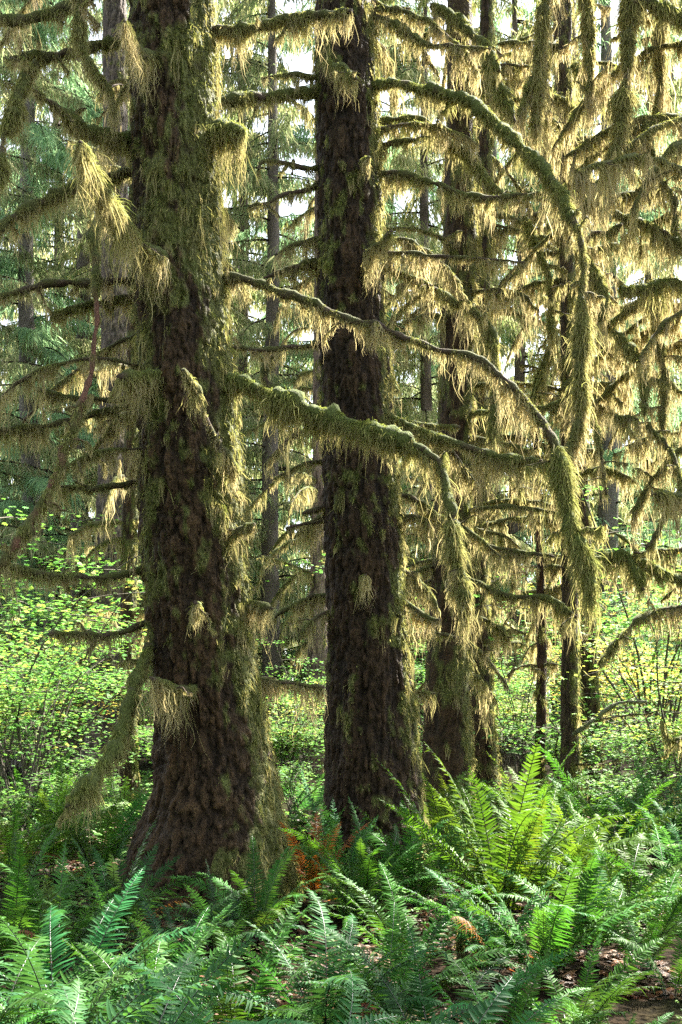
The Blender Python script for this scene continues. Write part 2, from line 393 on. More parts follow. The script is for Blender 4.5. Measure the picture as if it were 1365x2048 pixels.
a_([(275,80),(170,97),(90,112),(20,118)],8.4,8.0,.03,.02,(.02,.02),(.2,.2),.9,.45)
a_([(270,-60),(150,5),(100,25),(50,38),(-20,38)],8.4,7.8,.028,.02,(.02,.02),(.15,.15),.8,.45)
a_([(335,528),(275,478),(215,400),(180,335),(160,288)],7.9,6.7,.03,.014,(.03,.04,.06,.07),(.28,.4,.4),2.3,.62)
a_([(312,112),(275,98),(250,42)],7.9,7.3,.02,.012,(.02,.03),(.3,.32),1.4,.35)
a_([(275,340),(140,378),(70,410),(-20,470)],8.5,7.9,.03,.02,(.02,.025),(.25,.3),1.1,.4)
a_([(280,561),(190,566),(90,568),(30,590),(-20,598)],8.3,7.8,.026,.014,(.012,.008,.02),(.15,.2),.9,.4)
a_([(280,588),(200,608),(100,632)],8.4,8.2,.02,.01,(.015,.04,.02),(.15,.28,.2),1.1,.5)
a_([(330,752),(280,752),(236,754)],7.9,7.6,.026,.018,(.035,.035),(.3,.32),1.5,.55)
a_([(270,795),(190,800),(130,792),(80,783)],8.3,8.1,.016,.01,(.008,.008,.03),(.1,.1,.5),1.,.5)
a_([(270,808),(120,845),(60,855),(-20,862)],8.4,8.,.02,.014,(.012,.02),(.2,.25),.9,.5)
a_([(285,962),(200,975),(118,972)],8.2,8.,.018,.01,(.015,.018),(.15,.2),.9,.5)
a_([(292,1140),(190,1155),(110,1150),(50,1138),(-20,1120)],8.2,7.6,.02,.008,(.012,.012,.025),(.1,.12,.4),.9,.5)
a_([(292,1245),(210,1268),(95,1268)],8.2,7.8,.018,.012,(.014,.016),(.08,.22),.9,.5)
a_([(300,1290),(268,1370),(240,1470),(190,1550),(132,1615)],8.0,7.0,.03,.012,(.012,.05,.06,.035),(.1,.18,.22),1.8,.65)
a_([(390,1383),(340,1372),(298,1352)],7.8,7.4,.022,.014,(.025,.03),(.4,.42),1.5,.4)
a_([(395,1222),(392,1212),(390,1206)],7.75,7.45,.018,.012,(.025,.03),(.4,.42),1.8,.55)
a_([(470,940),(425,862),(398,795),(365,738)],7.85,7.2,.022,.012,(.03,.012,.03),(.4,.05,.4),1.6,.35)
a_([(425,560),(490,558),(560,585),(640,612),(700,640),(762,653),(830,683),(870,694),(968,722),(998,752),(1034,783),(1060,809),(1091,850),(1116,896)],8.2,7.1,.026,.016,(.012,.014,.01,.006,.008,.012),(.3,.32,.3,.3,.25,.1),1.1,.35)
a_([(1116,896),(1121,927),(1127,978),(1137,1040),(1157,1091),(1178,1127),(1184,1195)],7.1,6.8,.018,.01,(.03,.06,.05,.06,.045,.012),(.2,.25,.35),2.0,.8)
a_([(420,768),(480,765),(540,790),(600,812),(650,832),(700,850),(760,865),(810,885),(850,905)],8.1,7.2,.035,.02,(.02,.035,.055,.06,.035),(.38,.4,.3,.22),2.,.8)
a_([(850,905),(880,930),(895,990),(905,1040)],7.2,7.0,.02,.014,(.02,.025),(.3,.3),1.5,.6)
a_([(905,1040),(914,1110),(930,1190),(936,1225)],7.0,6.9,.014,.008,(.055,.06,.04),(.3,.35),2.2,.5)
a_([(440,1072),(470,1066),(508,1048)],8.0,7.7,.018,.012,(.02,.03),(.35,.38),1.5,.4)
a_([(480,1203),(515,1207),(547,1216)],8.1,7.9,.018,.012,(.025,.02),(.3,.32),1.4,.4)
a_([(505,1350),(560,1365),(650,1373)],8.2,8.2,.014,.008,(.01,.016),(.3,.4),1.2,.35)
# the long dead limb hanging at the far left
a_([(195,440),(187,470),(190,560),(192,650),(179,742),(159,824),(133,896),(110,953),(82,1009),(31,1091),(-10,1150)],7.9,7.2,.014,.028,(.03,.03,.0,.0,.0,.035,.01,.04,.0),(.12,.2,.0,.0,.1,.22,.1),1.3,.5,wood=np.array([.14,.07,.05]))
a_([(75,128),(51,149),(31,220),(10,267),(4,360)],7.6,7.4,.02,.01,(.03,.05,.05),(.15,.25),1.6,.5)
a_([(150,-20),(159,30),(164,92),(200,154),(220,179),(226,225)],7.9,7.7,.018,.01,(.045,.03,.02,.03,.03),(.15,.1,.3),1.5,.2)
rand_branches(A,atA,14,(2.6,8.5),(.35,.9),coat=(.014,.02),hang=.3,az=(20,160),tone=.4)
rand_branches(A,atA,6,(3.2,8.3),(.8,1.9),coat=(.010,.014),hang=.28,az=(150,215),tone=.45,r0=.009)

DB=10.3
B=thing('spruce_tree',P(745,1720,DB)*np.array([1,1,0]),'second big dark spruce standing in the middle, bark almost black','tree')
def biasB(th,z):
    side=np.cos(th)
    return .30*np.clip(side-.55,0,.45)*1.5-.08+.04*sstep(3,7,z)+.06*np.clip(-side-.7,0,.3)
atB=trunk(B,[(0,637,738),(200,632,755),(400,637,762),(600,639,766),(800,645,780),(1000,650,796),(1200,654,811),(1400,656,824),(1550,653,837),(1650,650,847),(1700,645,855),(1740,635,866)],DB,seg=260,dz=.02,disp=.028,bark=BARK*.75,moss_bias=biasB,tuft=20000,flare=.06,tl=.7)
def b_(pts,d0,d1,*r,**k): return px_branch(B,pts,d0,d1,*r,**k)
b_([(650,183),(580,190),(500,195),(440,202)],10.3,9.8,.035,.03,(.03,.035),(.2,.2),1.2,.55)
b_([(645,336),(590,330),(530,322),(514,340)],10.3,9.9,.018,.01,(.014,.012),(.15,.12),.9,.55)
b_([(645,366),(590,385),(497,413)],10.3,10.,.02,.01,(.012,.008),(.3,.1),.9,.35)
b_([(650,522),(580,540),(525,557)],10.4,10.3,.018,.01,(.014,.014),(.25,.25),1.,.4)
b_([(650,540),(600,570),(560,600)],10.5,10.6,.016,.01,(.014,.02),(.3,.25),1.,.4)
b_([(652,680),(600,693),(530,698),(462,697)],10.3,9.9,.02,.01,(.01,.008),(.12,.12),.9,.4)
b_([(655,1012),(628,1020),(605,1028)],10.3,10.2,.02,.014,(.02,.01),(.15,.05),1.,.6)
b_([(655,1037),(610,1048),(572,1058)],10.3,10.2,.014,.01,(.008,.004),(.15,.05),.9,.5)
b_([(662,1188),(610,1200),(560,1228),(535,1252)],10.4,10.7,.018,.01,(.014,.016),(.35,.3),1.1,.5)
b_([(550,700),(528,742),(545,775),(595,790)],10.6,10.4,.02,.02,(.01,.05,.04),(.2,.3),1.2,.5)
b_([(730,172),(790,168),(850,178),(900,190),(945,205),(985,240),(1040,290),(1085,335),(1120,380),(1140,430),(1160,470)],10.2,8.9,.032,.02,(.014,.02,.042,.04,.045,.015),(.3,.25,.3,.3,.2),1.3,.75)
b_([(1160,470),(1166,540),(1165,650),(1160,752),(1162,820),(1147,880),(1131,908)],8.9,8.6,.016,.01,(.01,.02,.06,.065,.04),(.12,.3,.3),1.7,.25)
b_([(750,345),(830,355),(900,380),(980,395),(1055,388)],10.3,9.8,.024,.012,(.016,.02,.014),(.35,.3,.35),1.2,.5)
b_([(745,242),(840,240),(870,260),(900,285),(940,320),(990,375),(1005,390)],10.5,10.4,.026,.015,(.025,.035,.045),(.35,.25),1.2,.7)
b_([(750,500),(850,510),(960,518),(1050,525)],10.3,10.,.018,.008,(.008,.006),(.3,.25),1.,.25)
b_([(750,525),(850,565),(920,610),(960,630),(985,680),(993,778),(983,880)],10.4,10.1,.024,.012,(.012,.02,.04,.045,.04),(.3,.3,.4),1.3,.5)
b_([(735,510),(755,492),(782,462)],9.95,9.5,.02,.014,(.03,.03),(.35,.35),1.6,.45)
b_([(765,826),(840,860),(900,880),(950,900),(1010,915),(1086,922)],10.2,9.5,.028,.016,(.014,.02,.03,.05),(.3,.35,.4),1.4,.55)
b_([(765,835),(850,850),(922,856)],10.3,10.4,.02,.012,(.02,.025),(.2,.2),1.2,.4)
b_([(785,1030),(825,1033),(862,1042)],10.3,10.1,.016,.01,(.012,.016),(.25,.3),1.3,.3)
b_([(795,1193),(850,1230),(882,1240)],10.2,10.,.016,.01,(.014,.025),(.3,.38),1.4,.35)
b_([(810,1383),(845,1386),(872,1388)],10.3,10.3,.014,.012,(.012,.02),(.3,.3),1.2,.35)
b_([(725,20),(800,55),(850,85),(900,92),(982,98)],10.3,9.8,.02,.01,(.014,.03,.006,.006),(.4,.35,.25),1.2,.35)
b_([(655,125),(690,140),(716,160)],9.95,9.6,.02,.014,(.03,.03),(.35,.3),1.6,.45)
b_([(745,292),(790,288),(832,279)],10.4,10.2,.02,.014,(.03,.03),(.3,.3),1.2,.6)
b_([(725,325),(732,320),(740,315)],9.95,9.8,.015,.012,(.02,.025),(.35,.35),1.6,.4)
b_([(720,1160),(727,1153),(733,1150)],9.95,9.75,.015,.012,(.015,.02),(.35,.35),1.6,.5)
rand_branches(B,atB,26,(1.8,9.2),(.5,1.5),coat=(.014,.02),hang=.38,az=(-15,100),tone=.35)
rand_branches(B,atB,8,(2.5,9.2),(.4,1.0),coat=(.012,.016),hang=.28,az=(110,200),tone=.4)

# ================================================================== SMALLER TRUNKS
def biasS(th,z):
    side=np.cos(th); return .22*np.clip(side-.2,0,.8)-.02+.05*sstep(3,7,z)
DC=12.9
Ct=thing('spruce_tree',P(895,1655,DC)*np.array([1,1,0]),'dark spruce just right of the middle trunk, right edge fringed with sunlit moss','tree')
atC=trunk(Ct,[(0,899,940),(300,892,946),(500,886,955),(700,882,948),(900,876,941),(1100,867,940),(1250,858,937),(1400,850,939),(1500,846,943),(1600,842,948),(1660,838,955)],DC,seg=90,dz=.05,moss_bias=biasS,tuft=9000)
px_branch(Ct,[(865,10),(906,31),(942,67),(967,87),(983,113),(998,144)],12.6,12.2,.03,.02,(.04,.05,.05),(.35,.3),1.3,.6)
px_branch(Ct,[(973,128),(993,159),(1014,205),(1039,262)],12.4,12.2,.03,.02,(.05,.05,.04),(.3,.3),1.3,.7)
px_branch(Ct,[(940,826),(1024,819),(1090,814),(1138,798)],12.8,12.4,.02,.012,(.02,.03),(.3,.3),1.2,.6)
px_branch(Ct,[(925,1075),(973,1091),(1024,1101),(1112,1115)],12.8,12.2,.018,.01,(.014,.018),(.32,.35),1.3,.4)
px_branch(Ct,[(925,1150),(983,1178),(1024,1193),(1090,1198),(1153,1236)],12.7,12.,.02,.014,(.014,.02,.05),(.3,.35,.4),1.3,.5)
rand_branches(Ct,atC,28,(1.8,10.4),(.5,1.9),coat=(.018,.026),hang=.45,az=(-45,120),tone=.35)
rand_branches(Ct,atC,12,(3,10.4),(.5,1.2),coat=(.016,.02),hang=.35,az=(120,240),tone=.4)

DD=15.2
Dt=thing('spruce_tree',P(965,1620,DD)*np.array([1,1,0]),'slimmer dark spruce half hidden behind the fringed trunk right of the middle','tree')
atD=trunk(Dt,[(0,962,985),(500,952,982),(1000,944,973),(1250,938,978),(1400,936,986),(1550,938,996),(1620,934,1005)],DD,seg=70,dz=.06,moss_bias=biasS,tuft=6000)
rand_branches(Dt,atD,26,(2.5,12),(.6,2.),coat=(.02,.03),hang=.5,az=(-40,150),tone=.35)

DE=14.0
Et=thing('dead_snag',P(1074,1637,DE)*np.array([1,1,0]),'thin dark dead snag with a patch of bare orange wood','dead tree')
atE=trunk(Et,[(860,1066,1078),(1100,1072,1086),(1300,1075,1094),(1450,1073,1092),(1560,1068,1089),(1640,1060,1092)],DE,extra=.4,seg=40,dz=.05,disp=.012,bark=np.array([.06,.033,.02]),moss_bias=lambda th,z:-.12+.05*np.cos(th),tuft=900)
rand_branches(Et,atE,10,(2.,5.2),(.3,.9),coat=(.012,.016),hang=.4,az=(-180,180),tone=.3,r0=.01)

DF=13.4
Ft=thing('spruce_tree',P(1141,1648,DF)*np.array([1,1,0]),'narrow straight mossy trunk right of the thin dead snag','tree')
atF=trunk(Ft,[(0,1118,1142),(600,1122,1150),(1000,1123,1153),(1250,1125,1156),(1450,1122,1158),(1560,1120,1163),(1620,1112,1166),(1655,1104,1174)],DF,seg=60,dz=.05,bark=np.array([.07,.055,.04]),moss_bias=lambda th,z:.06+.12*np.cos(th),tuft=6000,mosscol=1.1)
px_branch(Ft,[(1150,126),(1178,164),(1209,195),(1223,210)],13.2,12.9,.03,.02,(.05,.055),(.3,.3),1.4,.75)
px_branch(Ft,[(1050,441),(1065,472),(1075,503),(1096,538),(1101,590),(1106,670)],13.2,12.9,.012,.012,(.06,.06,.01,.055,.06),(.3,.3),1.6,.6)
px_branch(Ft,[(1111,665),(1096,716),(1075,768),(1063,806)],13.2,12.9,.02,.014,(.05,.05,.03),(.35,.3),1.5,.45)
px_branch(Ft,[(1122,190),(1106,188),(1080,196)],13.2,13.,.018,.012,(.04,.04),(.4,.3),1.4,.5)
px_branch(Ft,[(1145,1469),(1188,1440),(1229,1409),(1292,1402)],13.3,12.6,.03,.016,(.006,.01),(.06,.1),.6,.7,wood=np.array([.2,.2,.17]))
px_branch(Ft,[(1145,1473),(1203,1437),(1306,1425),(1345,1400)],13.3,12.4,.016,.006,(.0,.0),(.0,.05),.5,.5)
px_branch(Ft,[(1150,1528),(1210,1527),(1280,1507)],13.3,12.6,.014,.006,(.004,.004),(.05,.06),.6,.5)
rand_branches(Ft,atF,26,(3.0,10.8),(.5,1.8),coat=(.02,.03),hang=.5,az=(-50,190),tone=.35)

DG=16.2
Gt=thing('spruce_tree',P(1190,1600,DG)*np.array([1,1,0]),'dark trunk with a flared base behind the narrow mossy trunk','tree')
atG=trunk(Gt,[(0,1106,1150),(300,1116,1158),(600,1118,1157),(900,1140,1172),(1250,1160,1192),(1400,1163,1198),(1520,1163,1206),(1580,1158,1216),(1615,1150,1228)],DG,seg=70,dz=.06,moss_bias=biasS,tuft=5000)
px_branch(Gt,[(1112,316),(1142,320),(1085,318)],16,15.7,.02,.014,(.03,.03),(.3,.3),1.2,.6)
rand_branches(Gt,atG,22,(2.2,13),(.7,2.2),coat=(.022,.035),hang=.55,az=(-50,200),tone=.35)

rand_branches(Gt,atG,14,(7,13),(.8,2.2),coat=(.022,.035),hang=.6,az=(-140,140),tone=.3)
rand_branches(Ft,atF,14,(5.5,11),(.6,1.9),coat=(.02,.03),hang=.55,az=(-140,140),tone=.3)
# mossy big-leaf maple limbs on the right edge
DM=11.5
Mt=thing('mossy_maple',P(1460,1700,DM)*np.array([1,1,0]),'moss-smothered maple reaching in from the right edge with drooping limbs','tree')
atM=trunk(Mt,[(-200,1440,1500),(400,1430,1505),(900,1425,1510),(1400,1420,1520),(1690,1405,1535)],DM,seg=60,dz=.06,moss_bias=lambda th,z:.12+0*th,tuft=3000)
def m_(pts,d0,d1,*r,**k): return px_branch(Mt,pts,d0,d1,*r,**k)
m_([(1460,70),(1365,31),(1321,15),(1270,2)],11.5,11.,.05,.03,(.05,.06),(.3,.2),1.4,.8)
m_([(1300,-60),(1263,0),(1256,100),(1246,205),(1234,287),(1208,392)],11.2,10.9,.03,.012,(.08,.09,.075,.05),(.3,.5),2.2,.15)
m_([(1120,-60),(1092,10),(1083,77),(1075,154),(1072,258)],11.2,11.,.02,.01,(.06,.06,.05),(.4,.4),1.8,.15)
m_([(1170,-60),(1172,20),(1180,110),(1178,190)],11.6,11.4,.02,.01,(.05,.05,.04),(.4,.5),1.8,.15)
m_([(1340,-40),(1318,60),(1322,160),(1312,250)],11.8,11.6,.02,.01,(.05,.05,.04),(.5,.5),1.8,.1)
m_([(1090,130),(1062,170),(1040,230)],11.2,11.,.02,.012,(.05,.05),(.35,.3),1.6,.3)
m_([(1288,241),(1301,297),(1326,359),(1352,405),(1357,487),(1440,560)],11.3,11.4,.016,.03,(.03,.02,.02,.02),(.3,.35),1.2,.5)
m_([(1229,426),(1280,446),(1327,461),(1380,500),(1450,520)],11.2,11.4,.016,.03,(.03,.04,.03),(.4,.45),1.3,.5)
m_([(1240,580),(1280,576),(1352,564),(1440,600)],11.1,11.4,.012,.03,(.03,.045,.04),(.3,.35),1.4,.7)
m_([(1183,467),(1219,463),(1246,450)],11.1,10.9,.012,.012,(.03,.035),(.3,.35),1.4,.5)
m_([(1170,510),(1193,554),(1208,590),(1203,640)],11.2,11.,.014,.01,(.04,.06,.04),(.3,.4),1.6,.4)
m_([(1225,660),(1260,696),(1287,747),(1290,830)],11.3,11.2,.018,.012,(.05,.05,.03),(.3,.35),1.4,.6)
m_([(1295,850),(1336,891),(1357,942),(1362,1000),(1335,1025),(1311,1070),(1290,1098)],11.4,11.,.02,.012,(.03,.02,.02,.014),(.3,.3,.1),1.2,.5)
m_([(1167,798),(1193,855),(1203,916),(1213,990)],11.1,11.,.012,.008,(.0,.03,.01,.01),(.05,.25),1.1,.4)
m_([(1229,834),(1255,834),(1277,838)],11.3,11.2,.014,.01,(.03,.035),(.35,.35),1.3,.4)
m_([(1206,1112),(1254,1111),(1275,1142),(1290,1180)],11.3,11.,.016,.012,(.03,.05,.04),(.3,.3),1.4,.8)
m_([(1450,1190),(1365,1162),(1321,1142),(1280,1121)],11.5,11.1,.04,.016,(.04,.04),(.25,.3),1.4,.8)
m_([(1400,1085),(1352,1098),(1270,1106)],11.5,11.2,.014,.008,(.008,.016),(.3,.3),1.,.5)
m_([(1300,560),(1312,650),(1330,760),(1322,860)],11.7,11.5,.014,.01,(.04,.04,.03),(.4,.4),1.5,.3)
m_([(1450,1560),(1365,1563),(1347,1568),(1312,1581)],11.6,11.2,.03,.014,(.035,.04),(.3,.3),1.4,.6)
m_([(1450,1430),(1350,1480),(1322,1440)],11.6,11.5,.03,.012,(.04,.04),(.35,.3),1.3,.6)
rand_branches(Mt,atM,10,(2.4,10.5),(.6,2.2),coat=(.022,.035),hang=.5,az=(100,260),tone=.35)

rand_branches(Mt,atM,10,(5.5,10),(1.2,3.0),coat=(.022,.035),hang=.6,az=(130,230),tone=.3)
# ================================================================== FAR TRUNKS
DH=21.
Ht=thing('grey_fir',P(210,1530,DH)*np.array([1,1,0]),'pale grey scaly trunk behind the left side of the largest spruce','tree')
atH=trunk(Ht,[(0,208,254),(700,204,256),(900,199,256),(1200,185,252),(1450,174,256),(1540,164,266)],DH,seg=120,dz=.05,disp=.025,bark=np.array([.10,.088,.075]),moss_bias=lambda th,z:-.12+.06*np.cos(th),mat=M_fir,tuft=1500)
rand_branches(Ht,atH,16,(5,16),(.7,2.),coat=(.02,.03),hang=.45,az=(-120,100),tone=.4)
DI=15.5
It=thing('spruce_tree',P(262,1600,DI)*np.array([1,1,0]),'thin dark trunk wedged between the grey trunk and the largest spruce','tree')
atI=trunk(It,[(0,262,284),(700,254,282),(1100,242,274),(1400,243,271),(1560,240,276),(1610,234,284)],DI,seg=50,dz=.06,moss_bias=biasS,tuft=2500)
rand_branches(It,atI,25,(1.8,12),(.5,1.4),coat=(.02,.028),hang=.5,az=(-150,60),tone=.3)
DJ=22.
Jt=thing('grey_fir',P(635,1510,DJ)*np.array([1,1,0]),'slim grey trunk far back in the gap between the two big spruces','tree')
atJ=trunk(Jt,[(0,632,648),(700,628,646),(900,625,650),(1200,619,656),(1450,614,658),(1520,606,666)],DJ,seg=60,dz=.08,bark=np.array([.15,.12,.105]),moss_bias=lambda th,z:-.12+.0*th,mat=M_fir,tuft=1200)
rand_branches(Jt,atJ,26,(3,15),(.8,2.4),coat=(.02,.03),hang=.6,az=(100,340),tone=.5)

# ================================================================== BACKGROUND CONIFERS
def crown_data(H, z0, Rb, nb, colors, seed, hangy=1.0, wid=.045):
    r=np.random.default_rng(seed); mb=MB()
    for k in range(nb):
        z=z0+(H-z0)*((k+r.uniform(0,1))/nb)**1.05; f=(z-z0)/(H-z0)
        L=Rb*(1-f)**.7*r.uniform(.6,1.15)+.4; a=r.uniform(0,2*np.pi)
        u=np.array([math.cos(a),math.sin(a),0]); t=np.linspace(0,1,9)
        dr=r.uniform(.25,.6)
        ax=np.array([0,0,z])+u*(L*t)[:,None]+UP*(L*(.15*t-dr*t**2))[:,None]
        tube(mb,ax,np.linspace(.035,.008,9),4,lambda V,n: np.tile(np.array([.05,.04,.03]),(V.shape[0],V.shape[1],1)),cap=False)
        n=int(150*L); s=r.uniform(.06,1,n)**.8
        p=np.stack([np.interp(s,t,ax[:,i]) for i in range(3)],1)
        sd=np.cross(u,UP); sg=r.choice([-1,1],n)
        lat=sd[None,:]*(sg*(.35+.65*(1-s))*r.uniform(.1,1.,n)*.45*L**.5)[:,None]
        d=lat*.9+u*r.uniform(.1,.6,(n,1))*.4-UP*r.uniform(.2,1.1,(n,1))*hangy
        d/=np.linalg.norm(d,axis=1)[:,None]
        p2=p+lat*r.uniform(0,1,(n,1))-UP*r.uniform(0,.12,(n,1))
        LL=r.uniform(.06,.42,n); d=d+r.normal(0,.38,(n,3)); d/=np.linalg.norm(d,axis=1)[:,None]
        ci=r.integers(0,len(colors),n); c=np.array(colors)[ci]*r.uniform(.6,1.3,(n,1))
        strands(mb,p2,d,LL,wid*r.uniform(.5,1.2,n),3,.35,None,c,c*1.1,.05)
    return mb
NG=[(.19,.25,.11),(.23,.29,.14),(.26,.28,.15),(.33,.32,.19)]
NT=[(.28,.31,.12),(.20,.28,.11),(.45,.43,.24),(.48,.46,.27)]
NB=[(.19,.33,.18),(.23,.38,.21),(.26,.39,.20)]  # teal needle tones, distance haze put into the colour
crowns=[crown_data(34,2.6,4.4,105,NG,1).mesh('crown',M_needle),
        crown_data(30,2.0,3.8,105,NT,2,1.5,.05).mesh('crown',M_needle),
        crown_data(36,3.6,4.8,105,NB,3,.8,.05).mesh('crown',M_needle)]
def plain_trunk(H,r,col):
    mb=MB(); z=np.linspace(-.4,H,60); path=np.stack([.12*np.sin(z*.3),.1*np.cos(z*.23),z],1)
    tube(mb,path,r*(1-.9*np.clip(z/H,0,1))+r*.7*np.exp(-np.maximum(z,0)/.5),14,lambda V,n: (np.array(col)*(.6+.8*vnoise(V.reshape(-1,3)*np.array([9,9,3]))[:,None])).reshape(V.shape),bump=.12,cap=False)
    return mb.mesh('trunk',M_fir)
ptr=[plain_trunk(34,.34,(.10,.085,.07)),plain_trunk(30,.26,(.09,.07,.055)),plain_trunk(36,.38,(.13,.115,.10))]
def far_tree(x,D,kind,s,rz,label,grp=None):
    X=(x-CX)/F*D
    t=thing('conifer_tree',(X,D,gz(X,D)),label,'tree',grp)
    t.rotation_euler=(0,0,rz); t.scale=(s,s,s)
    for nm,me in (('trunk',ptr[kind]),('crown',crowns[kind])): link(bpy.data.objects.new(nm,me),t)
    return t
far_tree(60,25,2,.8,.3,'grey-green weeping conifer at the far left whose drooping sprays hang beside the largest spruce')
far_tree(-40,22.5,0,.8,1.3,'moss-draped conifer cut by the left edge, its hanging boughs dark against the sky')
far_tree(160,29,0,.95,2.,'dark conifer behind the pale grey trunk on the left')
far_tree(545,25,0,.8,4.,'drooping conifer in the gap between the two big spruces')
far_tree(690,30,2,.95,5.,'tall conifer hidden mostly behind the middle spruce')
far_tree(850,29,1,.95,.7,'tan moss-hung conifer seen between the middle spruce and the fringed trunk')
far_tree(1035,33,1,1.05,2.7,'tan moss-hung conifer standing behind the thin dead snag')
far_tree(1300,40,1,1.2,3.9,'tan moss-hung conifer behind the maple limbs, upper right')
far_tree(1215,33,2,1.05,1.1,'blue-green conifer showing through the gaps right of the flared dark trunk')
far_tree(330,27,1,.9,.4,'tan moss-hung conifer hidden mostly behind the largest spruce')
far_tree(110,31,1,1.05,2.2,'tan moss-hung conifer far back at the left, behind the drooping green ones')
far_tree(480,33,1,1.1,3.1,'tan moss-hung conifer far back in the gap between the two big spruces')
FL='one of the hazy green conifers filling the far wood behind all the trunks'
for k,(x,D) in enumerate([(-30,36),(290,40),(470,44),(780,38),(985,46),(1120,40),(1340,42),(210,54),(560,58),(860,56),(1240,57),(50,58)]):
    far_tree(x,D,[0,2,1][k%3],.95+.25*((k*7)%5)/5,k*1.7,FL,'conifers of the far wood')
# a far mass of wood closing the view, low enough to leave sky above
def far_wood():
    mb=MB(); r=np.random.default_rng(5)
    for k in range(75):
        D=r.uniform(66,105); x=r.uniform(-.52,.52)*D; H=r.uniform(22,38); n=420
        z=H*r.uniform(.01,1,n)**1.3; a=r.uniform(0,2*np.pi,n); rad=(1-z/H)**.7*r.uniform(.2,1,n)*5+.2
        p=np.stack([x+np.cos(a)*rad,D+np.sin(a)*rad,z],1); d=np.stack([np.cos(a)*.5,np.sin(a)*.5,-r.uniform(.2,1,n)],1)
        c=np.array(NB+NG)[r.integers(0,7,n)]*r.uniform(.7,1.3,(n,1))
        strands(mb,p,d,r.uniform(.6,1.8,n),r.uniform(.15,.45,n),2,.3,None,c,c,.05)
    o=mb.build('far_wood',M_needle); tag(o,'far off evergreen wood closing the view','wood',kind='stuff')
far_wood()

# ================================================================== VINE MAPLE SHRUBS
def leaf_kites(mb, p, nrm_a, size, col, lobes=5, rr=rng):
    n=len(p); yaw=rr.uniform(0,2*np.pi,n); tilt=rr.normal(0,.38,n); tz=rr.uniform(0,2*np.pi,n)
    # local frame: e1,e2 in-plane
    e1=np.stack([np.cos(yaw),np.sin(yaw),np.sin(tilt)*np.cos(tz)],1); e1/=np.linalg.norm(e1,axis=1)[:,None]
    e2=np.stack([-np.sin(yaw),np.cos(yaw),np.sin(tilt)*np.sin(tz)],1); e2/=np.linalg.norm(e2,axis=1)[:,None]
    nz=np.cross(e1,e2)
    angs=np.linspace(-1.25,1.25,lobes) if lobes>1 else [0.]
    for i,a in enumerate(angs):
        L=size*(1-.28*abs(a)/1.25)
        u=e1*math.cos(a)+e2*math.sin(a); v=-e1*math.sin(a)+e2*math.cos(a)
        hw=.30 if lobes>3 else .36
        b=p; l=p+u*(L*.55)[:,None]+v*(L*hw)[:,None]-nz*(L*.05)[:,None]
        t=p+u*L[:,None]-nz*(L*.22)[:,None]; r_=p+u*(L*.55)[:,None]-v*(L*hw)[:,None]-nz*(L*.05)[:,None]
        V=np.stack([b,r_,t,l],1).reshape(-1,3); Q=np.arange(n*4).reshape(-1,4)
        mb.add(V,Q,np.repeat(col,4,axis=0))
def shrub_meshes(H, spread, nst, nlv, cols, seed, size=.055, moss=False):
    r=np.random.default_rng(seed); st=MB(); lf=MB()
    for k in range(nst):
        a=r.uniform(0,2*np.pi); u=np.array([math.cos(a),math.sin(a),0]); h=H*r.uniform(.6,1.05); sp=spread*r.uniform(.35,1.1)
        t=np.linspace(0,1,12); path=u*(sp*t**1.5)[:,None]+UP*(h*(t-.28*t**3)*1.3)[:,None]+np.stack([.05*np.sin(t*9+k),.05*np.cos(t*7+k*2),0*t],1)
        cf=lambda V,n:(np.array([.09,.08,.06])*(.6+.8*vnoise(V.reshape(-1,3)*12)[:,None])).reshape(V.shape)
        tube(st,path,np.linspace(.016,.004,12),5,cf,cap=False)
        nb=7
        for b in range(nb):
            s=r.uniform(.35,1); o=np.array([np.interp(s,t,path[:,i]) for i in range(3)])
            a2=r.uniform(0,2*np.pi); u2=np.array([math.cos(a2),math.sin(a2),r.uniform(-.05,.3)]); L=r.uniform(.3,.9)*spread*.6
            bp=o+u2*(L*np.linspace(0,1,5))[:,None]-UP*(L*.18*np.linspace(0,1,5)**2)[:,None]
            tube(st,bp,np.linspace(.006,.002,5),4,cf,cap=False)
            n=int(nlv/nst/nb); q=r.uniform(.15,1.08,n); base=o+u2*(L*q)[:,None]-UP*(L*.18*q**2)[:,None]
            p=base+np.stack([r.normal(0,.13,n),r.normal(0,.13,n),r.normal(0,.035,n)],1)*spread**.5
            ci=r.integers(0,len(cols),n); c=np.array(cols)[ci]*r.uniform(.7,1.3,(n,1))
            leaf_kites(lf,p,None,size*r.uniform(.6,1.25,n),c,5,r)
    return st.mesh('stem',M_wood), lf.mesh('foliage',M_leaf,smooth=False)
LG=[(.16,.38,.07),(.21,.43,.09),(.13,.32,.07),(.30,.45,.10),(.14,.35,.10)]
LY=[(.66,.54,.14),(.56,.52,.10),(.74,.58,.18),(.36,.46,.08),(.66,.42,.14)]
LM=[(.24,.43,.08),(.40,.49,.11),(.19,.38,.08),(.55,.50,.14)]
LD=[(.12,.28,.08),(.15,.33,.06),(.22,.38,.07)]
shr={'g':shrub_meshes(3.0,1.9,8,2300,LG,11,.043),'y':shrub_meshes(3.8,1.9,7,1500,LY+LG[:2]+[LG[3]],12,.055),'m':shrub_meshes(2.6,1.8,8,2000,LM,13,.045),'d':shrub_meshes(1.3,.9,8,1100,LD,14,.045)}
def shrub(x,D,kind,s,rz,label,cat='shrub',grp=None):
    X=(x-CX)/F*D
    t=thing('vine_maple' if kind!='d' else 'huckleberry_bush',(X,D,gz(X,D)),label,cat,grp); t.rotation_euler=(0,0,rz); t.scale=(s,s,s)
    for nm,me in zip(('stem','foliage'),shr[kind]): link(bpy.data.objects.new(nm,me),t)
    return t
shrub(40,12,'g',1.,.2,'bright green vine maple at the left edge')
